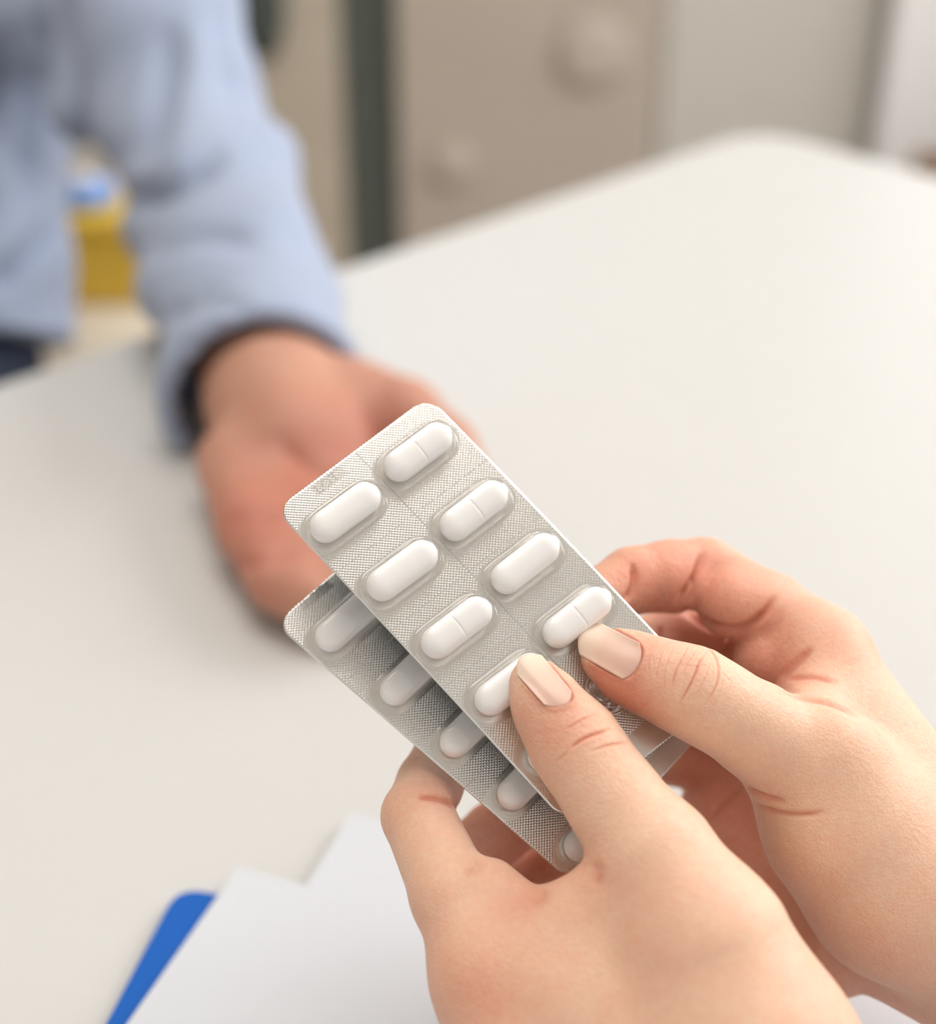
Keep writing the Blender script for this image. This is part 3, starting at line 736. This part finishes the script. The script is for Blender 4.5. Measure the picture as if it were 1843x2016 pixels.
RC = [  # creases: points, half-width px, depth mm, z range
    (pl((1243, 1107), (1250, 1140), (1243, 1168), (1228, 1186)), 6, 1.6, (340, 390)),
    (pl((1383, 1085), (1376, 1125), (1355, 1160), (1330, 1192)), 7, 2.4, (350, 400)),
    (pl((1378, 1120), (1368, 1165), (1352, 1190)), 5, 1.1, (350, 400)),
    (pl((1530, 1172), (1505, 1208), (1470, 1236), (1430, 1243), (1380, 1222), (1340, 1196)), 7, 2.2, (350, 400)),
    (pl((1528, 1350), (1548, 1318), (1600, 1275)), 7, 1.2, (340, 395)),
    (pl((1545, 1338), (1600, 1330), (1650, 1345)), 5, 0.6, (340, 395)),
    (pl((1530, 1355), (1585, 1372), (1640, 1382), (1700, 1412)), 7, 0.9, (330, 385)),
    # thumb joint wrinkles
    (pl((1357, 1269), (1340, 1300), (1327, 1330), (1322, 1362)), 2.0, 0.22, (318, 345)),
    (pl((1305, 1280), (1294, 1312), (1290, 1345)), 1.9, 0.11, (318, 345)),
    (pl((1392, 1282), (1376, 1300), (1368, 1330), (1352, 1362), (1338, 1388)), 2.4, 0.34, (318, 345)),
    (pl((1357, 1269), (1385, 1266), (1408, 1288), (1417, 1320), (1409, 1358), (1385, 1392)), 2.2, 0.30, (318, 345)),
    (pl((1418, 1320), (1440, 1345)), 1.8, 0.08, (318, 345)),
    (pl((1325, 1275), (1312, 1305), (1306, 1340), (1308, 1370)), 1.7, 0.09, (318, 345)),
    (pl((1280, 1275), (1276, 1310), (1280, 1350)), 1.7, 0.07, (318, 345)),
    (pl((1372, 1278), (1352, 1305), (1344, 1335)), 1.7, 0.12, (318, 345)),
    (pl((1345, 1310), (1370, 1312), (1398, 1310)), 1.7, 0.10, (318, 345)),
    (pl((1400, 1300), (1388, 1335), (1372, 1370)), 1.7, 0.12, (318, 345)),
    (pl((1425, 1330), (1418, 1365), (1400, 1400)), 1.7, 0.07, (318, 345)),
    # thumb base folds
    (pl((1462, 1545), (1500, 1568), (1550, 1578)), 5, 0.7, (318, 365)),
    (pl((1478, 1580), (1530, 1600), (1585, 1605), (1630, 1596)), 5, 0.7, (318, 365)),
    (pl((1300, 1232), (1292, 1262)), 5, 0.7, (375, 410)),
    (pl((1440, 1245), (1428, 1290)), 6, 1.2, (375, 410)),
    (pl((1462, 1555), (1425, 1590), (1395, 1625)), 7, 0.8, (375, 420)),
]
RR = [((1255, 1392, 328), 8, .7), ((1180, 1350, 333), 8, .6), ((1290, 1262, 332), 5, .3), ((1380, 1150, 377), 16, .45), ((1290, 1150, 372), 14, .5), ((1200, 1130, 362), 12, .35),
      ((1350, 1330, 400), 30, .45), ((1460, 1280, 385), 22, .4), ((1420, 1540, 395), 30, .4), ((1520, 1700, 385), 34, .35), ((1560, 1300, 368), 14, .3), ((1650, 1900, 372), 30, .4),
      ((1370, 1310, 324), 5, .25), ((1570, 1330, 365), 10, .2)]
# nails -------------------------------------------------------------
RNAIL = dict(tip=((1143, 1290), (1149, 1250), (1178, 1224)), base=((1240, 1345), (1260, 1312), (1273, 1272)))
LNAIL = dict(tip=((1020, 1330), (1028, 1300), (1064, 1287)), base=((1080, 1397), (1112, 1392), (1137, 1374)))
def nail_uv(Q, nl):
    """image points -> nail coordinates u (0 base .. 1 tip), v (-1 .. 1)"""
    t0, t2 = np.array(nl['tip'][0], float), np.array(nl['tip'][2], float); b0, b2 = np.array(nl['base'][0], float), np.array(nl['base'][2], float)
    u = np.full(len(Q), .5); v = np.zeros(len(Q))
    for _ in range(12):
        s = (v + 1) / 2
        P = (b0 * (1 - s)[:, None] + b2 * s[:, None]) * (1 - u)[:, None] + (t0 * (1 - s)[:, None] + t2 * s[:, None]) * u[:, None]
        du = (t0 - b0) * (1 - s)[:, None] + (t2 - b2) * s[:, None]; dv = ((b2 - b0) * (1 - u)[:, None] + (t2 - t0) * u[:, None]) / 2
        r = Q - P; det = du[:, 0] * dv[:, 1] - du[:, 1] * dv[:, 0]; det = np.where(np.abs(det) < 1e-6, 1e-6, det)
        u = np.clip(u + (r[:, 0] * dv[:, 1] - r[:, 1] * dv[:, 0]) / det, -1.5, 2.5); v = np.clip(v + (du[:, 0] * r[:, 1] - du[:, 1] * r[:, 0]) / det, -3, 3)
    return u, v
def nail_sink(nl, zr):
    def post(V, N):
        Q = proj(V); c = np.mean([*nl['tip'], *nl['base']], 0)
        m = np.where((np.linalg.norm(Q - c, axis=1) < 170) & (N[:, 2] < 0.2) & (V[:, 2] > zr[0]) & (V[:, 2] < zr[1]))[0]
        u, v = nail_uv(Q[m], nl)
        uu_ = np.abs(u - .5) * 2; e = np.where(u < .5, (np.abs(v) ** 3.5 + uu_ ** 3.5) ** (1 / 3.5) - 1, np.maximum(np.abs(v) - 1, uu_ - 1))        # <0 inside the nail
        d = np.where(e < 0, -0.62 * np.clip(-e / .10, 0, 1), 0.0)
        d += 0.22 * np.exp(-((e - .13) / .13) ** 2) * (u < .8) - 0.30 * np.exp(-(e / .05) ** 2) * (u < .92)
        V = V.copy(); V[m] += N[m] * d[:, None]; red = np.zeros(len(V))
        red[m] = 0.75 * np.exp(-((e - .03) / .07) ** 2) * np.clip((.9 - u) * 4, 0, 1) + 0.25 * np.exp(-((e - .2) / .25) ** 2) * (u < .8); return V, red
    return post
def make_nail(nl, V, F, parent, curve, material):
    bv = BVHTree.FromPolygons(V.tolist(), F.tolist())
    nu, nv = 25, 21
    U, Vv = np.meshgrid(np.linspace(0, 1, nu), np.linspace(-1, 1, nv), indexing='ij'); U = U.ravel(); Vv = Vv.ravel()
    # rounded base and free edge
    uu = 0.02 + U * 1.0 + (1 - U) * 0.13 * (np.abs(Vv) ** 2.6) - U * np.where(Vv < 0, 0.05, 0.10) * (np.abs(Vv) ** 2.2) + U * 0.05
    s = (Vv + 1) / 2
    T = [np.array(q, float) for q in nl['tip']]; B = [np.array(q, float) for q in nl['base']]
    P = (B[0] * (1 - s)[:, None] + B[2] * s[:, None]) * (1 - uu)[:, None] + (T[0] * (1 - s)[:, None] + T[2] * s[:, None]) * uu[:, None]
    P += ((B[1] - (B[0] + B[2]) / 2) * (1 - uu)[:, None] + (T[1] - (T[0] + T[2]) / 2) * uu[:, None]) * (1 - Vv ** 2)[:, None] * 0.9
    z = np.full(len(P), np.nan)
    for i, (px, py) in enumerate(P):
        d = Vector(((px - CX) / FPX, (py - CY) / FPX, 1.0)); h = bv.ray_cast(Vector((0, 0, 0)), d.normalized())
        if h[0] is not None and h[0].z < 350: z[i] = h[0].z
    ok = ~np.isnan(z)
    A = np.stack([np.ones_like(uu), uu, Vv, uu * Vv, Vv ** 2, uu ** 2, uu * Vv ** 2, Vv ** 3, Vv ** 4], 1)
    co, *_ = np.linalg.lstsq(A[ok], z[ok], rcond=None)
    zf = A @ co - 0.72
    top = np.stack([(P[:, 0] - CX) / FPX * zf, (P[:, 1] - CY) / FPX * zf, zf], 1)
    N_ = np.array([0, 0, 1.0]); bot = top * (1 + 0.55 / zf)[:, None]
    n1 = len(top)
    ij = (np.arange(nu - 1)[:, None] * nv + np.arange(nv - 1)[None, :]).ravel(); q = np.stack([ij, ij + 1, ij + nv + 1, ij + nv], 1)
    def side(ids): ids = np.array(ids); return np.stack([ids[:-1], ids[1:], ids[1:] + n1, ids[:-1] + n1], 1)
    a = np.arange(nu) * nv; b = np.arange(nv)
    Fq = np.concatenate([q, q[:, ::-1] + n1, side(a[::-1]), side(a + nv - 1), side(b), side((b + (nu - 1) * nv)[::-1])])
    o = mesh_obj('fingernail', W(np.concatenate([top, bot])), Fq, material, parent)
    bm = bmesh.new(); bm.from_mesh(o.data); bmesh.ops.recalc_face_normals(bm, faces=bm.faces[:]); bm.to_mesh(o.data); bm.free()
    at = o.data.attributes.new('along', 'FLOAT', 'POINT'); at.data.foreach_set('value', np.concatenate([uu, uu]).astype(np.float32))
    at = o.data.attributes.new('across', 'FLOAT', 'POINT'); at.data.foreach_set('value', np.concatenate([Vv, Vv]).astype(np.float32))
    tag(o, 'pale polished thumb nail')
    return o
def nail_material():
    m = bpy.data.materials.new('nail'); m.use_nodes = True; nt = m.node_tree; b = nt.nodes['Principled BSDF']; L = nt.links.new
    at = nt.nodes.new('ShaderNodeAttribute'); at.attribute_name = 'along'
    ac = nt.nodes.new('ShaderNodeAttribute'); ac.attribute_name = 'across'
    cb = nt.nodes.new('ShaderNodeCombineXYZ'); L(ac.outputs['Fac'], cb.inputs[0])
    ml = nt.nodes.new('ShaderNodeMath'); ml.operation = 'MULTIPLY'; ml.inputs[1].default_value = 0.12; L(at.outputs['Fac'], ml.inputs[0]); L(ml.outputs[0], cb.inputs[1])
    nz = nt.nodes.new('ShaderNodeTexNoise'); nz.inputs['Scale'].default_value = 7; L(cb.outputs[0], nz.inputs['Vector'])
    rp = nt.nodes.new('ShaderNodeValToRGB'); r = rp.color_ramp
    r.elements[0].position = 0.0; r.elements[0].color = (0.81, 0.52, 0.42, 1)
    r.elements[1].position = 1.0; r.elements[1].color = (0.91, 0.70, 0.565, 1)
    for p, c in ((0.2, (0.82, 0.55, 0.44, 1)), (0.66, (0.84, 0.58, 0.46, 1)), (0.78, (0.87, 0.635, 0.505, 1))):
        e = r.elements.new(p); e.color = c
    ad = nt.nodes.new('ShaderNodeMath'); ad.operation = 'MULTIPLY_ADD'; ad.inputs[1].default_value = 0.22; L(nz.outputs['Fac'], ad.inputs[0])
    sb = nt.nodes.new('ShaderNodeMath'); sb.operation = 'SUBTRACT'; sb.inputs[1].default_value = 0.11; L(at.outputs['Fac'], sb.inputs[0]); L(sb.outputs[0], ad.inputs[2])
    L(ad.outputs[0], rp.inputs[0]); L(rp.outputs[0], b.inputs['Base Color'])
    b.inputs['Roughness'].default_value = 0.34; b.inputs['Specular IOR Level'].default_value = 0.35; b.inputs['Subsurface Weight'].default_value = 0.2
    b.inputs['Subsurface Radius'].default_value = (1, .5, .3); b.inputs['Subsurface Scale'].default_value = 0.001
    bp = nt.nodes.new('ShaderNodeBump'); bp.inputs['Strength'].default_value = 0.12; bp.inputs['Distance'].default_value = 0.0003
    L(nz.outputs['Fac'], bp.inputs['Height']); L(bp.outputs['Normal'], b.inputs['Normal'])
    return m
m_nail = nail_material()
VOX = 0.88
rh, V, F, N = skin_mesh('hand', RH, VOX, 1, SKIN, holder, RC, RR, post=nail_sink(RNAIL, (318, 345)), fine=[(1350, 1335, 118, 315, 348), (1350, 1330, 90, 315, 348), (1210, 1290, 100, 315, 348)])
tag(rh, 'right hand, thumb across the pack, fingers curled behind'); ORI[rh] = ORI[holder]
make_nail(RNAIL, V, F, rh, 0.4, m_nail)

# left hand: back of the thumb and web towards the camera, fingers curled under the packs
LH = []
LH += chain([(968, 1935, 318, 10.2), (1040, 2120, 310, 13), (1180, 2400, 300, 20), (1330, 2750, 280, 27), (1430, 3150, 252, 30)], k=8)
LH += [tri((975, 1925, 317, 9.5), (1300, 1745, 313, 9.5), (1350, 2080, 303, 14), k=8),
       tri((975, 1915, 317, 9.5), (1350, 2080, 303, 14), (1180, 2350, 306, 17), k=8),
       tri((1010, 1842, 322, 7.5), (1195, 1838, 315, 8), (1120, 1960, 310, 10), k=6),
       cap((975, 1742, 327, 5.2), (1030, 1792, 322, 5.6), 3.5), cap((1102, 1796, 318, 5.6), (1160, 1762, 316, 5.4), 3.5)]
LH += [tri((975, 1950, 320, 10), (1120, 2040, 362, 10), (1230, 2380, 315, 17), k=6),
       tri((1120, 2040, 362, 10), (1350, 2100, 325, 15), (1230, 2380, 315, 17), k=6)]
LH += chain([(968, 1935, 318, 10.2), (893, 1765, 328, 9.0), (823, 1606, 345, 8.2)], k=2.5, k0=6)                 # index
LH += chain([(823, 1606, 345, 8.2), (846, 1545, 359, 7.8), (880, 1478, 370, 7.5), (960, 1420, 374, 6.4)], k=1.5)
LH += chain([(1010, 1990, 340, 10), (945, 1850, 358, 9), (905, 1712, 372, 8.8)], k=1.6, k0=5)                    # middle
LH += chain([(905, 1712, 372, 8.8), (975, 1642, 384, 8.2), (1060, 1585, 386, 7.8), (1130, 1540, 384, 6.6)], k=1.2)
LH += chain([(1075, 2020, 356, 10), (1010, 1900, 376, 9), (970, 1800, 390, 8.6)], k=1.6, k0=5)                   # ring
LH += chain([(970, 1800, 390, 8.6), (1050, 1730, 400, 8.2), (1130, 1680, 398, 7.6), (1190, 1640, 396, 6.4)], k=1.2)
LH += chain([(1140, 2050, 366, 9.5), (1090, 1960, 384, 8.2), (1060, 1890, 396, 7.8)], k=1.6, k0=5)               # little
LH += chain([(1060, 1890, 396, 7.8), (1130, 1820, 404, 7.4), (1200, 1770, 404, 6.2)], k=1.2)
LH += chain([(1290, 1685, 314, 12), (1395, 1862, 306, 15.0), (1470, 2080, 303, 21.5), (1300, 2400, 306, 22)], k=8)
LH += chain([(1049, 1338, 331, 4.6), (1064, 1364, 330, 6.3), (1086, 1402, 329, 7.7), (1130, 1462, 327, 9.5), (1165, 1512, 324, 9.3), (1208, 1574, 321, 9.9), (1290, 1685, 314, 12)], k=3)
LC = [
    (pl((1110, 1440), (1140, 1420), (1180, 1402)), 2.4, 0.18, (300, 335)),
    (pl((1118, 1478), (1150, 1452), (1190, 1440), (1205, 1432)), 3.2, 0.42, (300, 335)),
    (pl((1165, 1480), (1200, 1465), (1240, 1462)), 3.0, 0.30, (300, 335)),
    (pl((1096, 1500), (1118, 1480)), 3.0, 0.2, (300, 335)),
    (pl((1072, 1745), (1064, 1765), (1046, 1785)), 13, 0.6, (295, 335)),
    (pl((1172, 1695), (1178, 1722), (1172, 1748)), 12, 0.6, (295, 335)),
    (pl((910, 1600), (880, 1575), (840, 1568), (815, 1572)), 6, 0.9, (320, 370)),
    (pl((955, 1690), (940, 1710), (915, 1722)), 12, 0.6, (310, 345)),
]
LR = [((975, 1965, 309), 13, .55), ((870, 1880, 322), 12, .25), ((1290, 1830, 305), 16, .22), ((1085, 1440, 322), 8, .45), ((1025, 1400, 330), 7, .4), ((775, 1590, 336), 9, .25),
      ((1150, 1460, 318), 7, .2), ((1010, 1640, 378), 28, .5), ((1080, 1720, 390), 30, .5), ((900, 1560, 345), 8, .35), ((1040, 1770, 316), 8, .35), ((1180, 1710, 312), 7, .35)]
lh, V, F, N = skin_mesh('hand', LH, VOX, 1, SKIN, holder, LC, LR, post=nail_sink(LNAIL, (316, 338)), fine=[(1160, 1450, 105, 305, 335), (1165, 1445, 85, 305, 335), (1075, 1345, 85, 305, 340)])
tag(lh, 'left hand, thumb on the pack, fingers curled under it'); ORI[lh] = ORI[holder]
make_nail(LNAIL, V, F, lh, 0.4, m_nail)
# ------------------------------------------------------------------ the person across the table
man = empty('person', W(PX(-280, 900, 960)), 'person in a pale blue shirt across the table, one hand resting on it', 'person')
def table_cut(G, D):
    h = 329.0 - (math.sin(PITCH) * G[..., 2] + math.cos(PITCH) * G[..., 1])     # height above the table, mm
    return np.where(G[..., 2] < 830, np.maximum(D, 0.6 - h), D)
MH = []
MH += chain([(470, 560, 775, 30), (512, 700, 705, 29), (545, 790, 672, 30), (590, 880, 640, 26)], k=10)
MH += [tri((470, 905, 640, 17), (720, 815, 652, 17), (620, 1020, 610, 16), k=10)]
MH += chain([(690, 775, 668, 17), (800, 815, 645, 14.5), (880, 880, 625, 12), (930, 950, 610, 10)], k=6)
for pts in ([(468, 930, 632, 16), (492, 1045, 596, 13.5), (545, 1150, 566, 11), (600, 1190, 556, 9)],
            [(545, 975, 622, 15), (560, 1080, 586, 13), (605, 1165, 560, 10.5), (650, 1200, 550, 9)],
            [(625, 990, 620, 15), (640, 1090, 584, 13), (690, 1150, 562, 10.5), (740, 1170, 556, 9)],
            [(700, 960, 628, 14), (720, 1050, 594, 12.5), (770, 1110, 575, 10), (810, 1130, 570, 8.5)]):
    MH += chain(pts, k=2.5, k0=8)
MC = [(pl((430, 1040), (480, 1015), (560, 1010)), 14, 2.0, (540, 660)), (pl((540, 860), (600, 920), (700, 960)), 16, 2.0, (560, 680)),
      (pl((700, 780), (740, 850), (800, 900)), 16, 2.2, (560, 690)), (pl((430, 1120), (520, 1105), (600, 1080)), 12, 1.5, (520, 640))]
MR = [((640, 930, 600), 40, .4), ((560, 1100, 570), 40, .4), ((760, 850, 620), 30, .35), ((480, 1010, 590), 25, .25)]
# torso, neck and head under and above the shirt, one skin with the arm
MB = chain([(240, -250, 935, 32), (352, 200, 890, 29), (425, 390, 845, 29), (470, 560, 775, 28)], k=12)
MB += chain([(240, -250, 935, 34), (-280, -260, 1010, 70), (-740, -250, 1010, 44)], k=20)
MB += chain([(-280, -200, 1010, 105), (-280, 420, 1040, 100)], k=20)
MB += chain([(-280, -300, 1010, 60), (-280, -520, 1000, 55)], k=20)
MB += chain([(-280, -700, 990, 72), (-280, -850, 995, 80)], k=25)
MB += chain([(-280, -640, 940, 45), (-280, -700, 930, 50)], k=25)
MB += chain([(-280, -735, 915, 8), (-280, -690, 902, 11)], k=8)
D_ = []
mb, Vm, Fm, Nm = skin_mesh('body', MH + MB, 4.2, 1, SKIN_M, man, MC, MR, base_red=0.25, cut=table_cut)
ORI[mb] = ORI[man]
hair = []
hair += chain([(-280, -760, 1005, 80), (-280, -880, 1000, 84)], k=20)
def hcut(G, D):
    return np.maximum(D, -(G[..., 2] - 955 - 0.0 * G[..., 1]))
skin_mesh('hair', hair, 5, 1, mat('dark_hair', (0.05, 0.035, 0.025), 0.6, noise=0.3, nscale=120), man, cut=hcut)

m_shirt = mat('blue_shirt_cotton', (0.325, 0.38, 0.51), 0.85, noise=0.03, nscale=30, bump=0.25, bscale=60, sheen=0.2)
SH = []
SH += chain([(240, -260, 930, 52), (352, 200, 885, 48), (412, 385, 842, 48), (478, 570, 765, 45), (518, 780, 680, 44), (532, 870, 645, 44)], k=14)
SH += chain([(240, -260, 930, 52), (-250, -250, 1010, 95), (-740, -250, 1010, 56)], k=14)
SH += [tri((-390, -250, 1010, 100), (-100, -200, 1020, 98), (-210, 560, 1030, 104), k=4), tri((-430, 560, 1030, 98), (-135, 600, 1030, 96), (-280, -250, 1010, 100), k=6)]
SH += [tri((230, -150, 930, 42), (20, -150, 985, 60), (165, 215, 915, 20), k=8)]
cuffA, cuffB = PX(478, 570, 765), PX(518, 780, 680); cax = (cuffB - cuffA) / np.linalg.norm(cuffB - cuffA)
pA, cn = PX(522, 792, 674), cax
def shirt_cut(G, D):
    d = D
    # folds
    x, y, z = G[..., 0], G[..., 1], G[..., 2]
    fade = np.clip(((G - pA) @ cn) / -60.0, 0, 1)
    d = d + fade * 3.5 * np.sin(0.055 * (x * 0.8 + y) + 0.02 * z) * np.sin(0.031 * y - 0.05 * x) + fade * 1.6 * np.sin(0.10 * y + 0.06 * x)
    d = np.maximum(d, (G - pA) @ cn)                                   # cuff opening
    t = (G - cuffA) @ cax; L_ = np.linalg.norm(cuffB - cuffA)
    rr = np.linalg.norm(G - cuffA - t[..., None] * cax, axis=-1)
    inner = np.maximum(rr - 38.0, -(t - (L_ - 40)))
    d = np.maximum(d, -inner)
    d = np.where(z > 880, np.maximum(d, y - PX(0, 665, 1010)[1]), d)               # hem
    return table_cut(G, d)
SCR = [(pl((215, 405), (290, 385), (380, 335), (450, 290)), 28, 12, (700, 900)), (pl((340, 40), (330, 150), (300, 260), (250, 330)), 26, 10, (700, 960)),
       (pl((260, 520), (340, 470), (430, 460), (520, 480)), 22, 5, (650, 900)), (pl((300, 640), (400, 590), (500, 600)), 18, 3, (600, 850)),
       (pl((60, -20), (70, 200), (40, 420)), 28, 13, (850, 1050)), (pl((130, 430), (60, 500), (-20, 580)), 26, 13, (850, 1050)), (pl((10, -20), (0, 200), (20, 360)), 22, 9, (850, 1050)),
       (pl((420, -10), (440, 120), (460, 220)), 22, 5, (750, 960))]
so, *_ = skin_mesh('shirt', SH, 4.2, 1, m_shirt, man, SCR, cut=shirt_cut)
tag(so, 'pale blue long-sleeved shirt')
TR = [tri((-440, 740, 1030, 95), (-190, 740, 1030, 93), (-280, 860, 1020, 95), k=10)]
TR += chain([(-200, 830, 1030, 80), (-140, 1060, 900, 75)], k=15) + chain([(-430, 830, 1030, 80), (-500, 1060, 900, 75)], k=15)
def hipcut(G, D): return D
to, *_ = skin_mesh('trousers', TR, 5, 1, mat('navy_trousers', (0.012, 0.02, 0.045), 0.85, noise=0.1), man)
tag(to, 'dark navy trousers')

# ------------------------------------------------------------------ behind the arm: stool with a yellow box
YB = 1.28
q0 = ray_plane(190, 650, 1, YB); ztop = q0[2] 
st = empty('stool', (q0[0] - 0.02, YB + 0.06, 0), 'cream round stool glimpsed between arm and body', 'stool')
m_cream = mat('cream_vinyl', (0.72, 0.63, 0.50), 0.5)
cxs, cys = q0[0] - 0.02, YB + 0.10
lathe('seat', [(0.15, ztop - .06), (0.165, ztop - .05), (.165, ztop - .015), (.15, ztop), (.02, ztop + .003)], (cxs, cys, 0), m_cream, st)
for k in range(4):
    a = math.pi / 4 + k * math.pi / 2
    lathe('leg', [(.012, 0), (.012, ztop - .05)], (cxs + .12 * math.cos(a), cys + .12 * math.sin(a), 0), m_white, st, n=12)
q1 = ray_plane(185, 430, 1, YB + 0.1)
m_yel = mat('yellow_card', (0.80, 0.53, 0.06), 0.5, noise=0.03)
yb = empty('carton', (cxs, cys, ztop + .003), 'yellow carton on the cream stool behind the arm', 'carton')
hh = q1[2]
box('box_body', (cxs - .06, cys - .05, ztop + .003), (cxs + .06, cys + .07, hh), m_yel, yb, bevel=0.004)
box('lid', (cxs - .062, cys - .052, hh), (cxs + .062, cys + .072, hh + .016), m_yel, yb, bevel=0.004)
q2 = ray_plane(190, 345, 1, YB + 0.1)
m_bl2 = mat('bright_blue_plastic', (0.22, 0.38, 0.78), 0.4)
bt = empty('bottle', (cxs + .0, cys, hh + .016), 'small blue bottle standing on the yellow carton', 'bottle')
hz = q2[2] - hh - .016
lathe('bottle_body', [(.026, 0), (.031, .004), (.031, hz * .6), (.014, hz * .8), (.012, hz * .82)], (cxs, cys, hh + .016), m_bl2, bt)
lathe('cap', [(.013, hz * .82), (.013, hz), (.011, hz + .002)], (cxs, cys, hh + .016), m_white, bt)
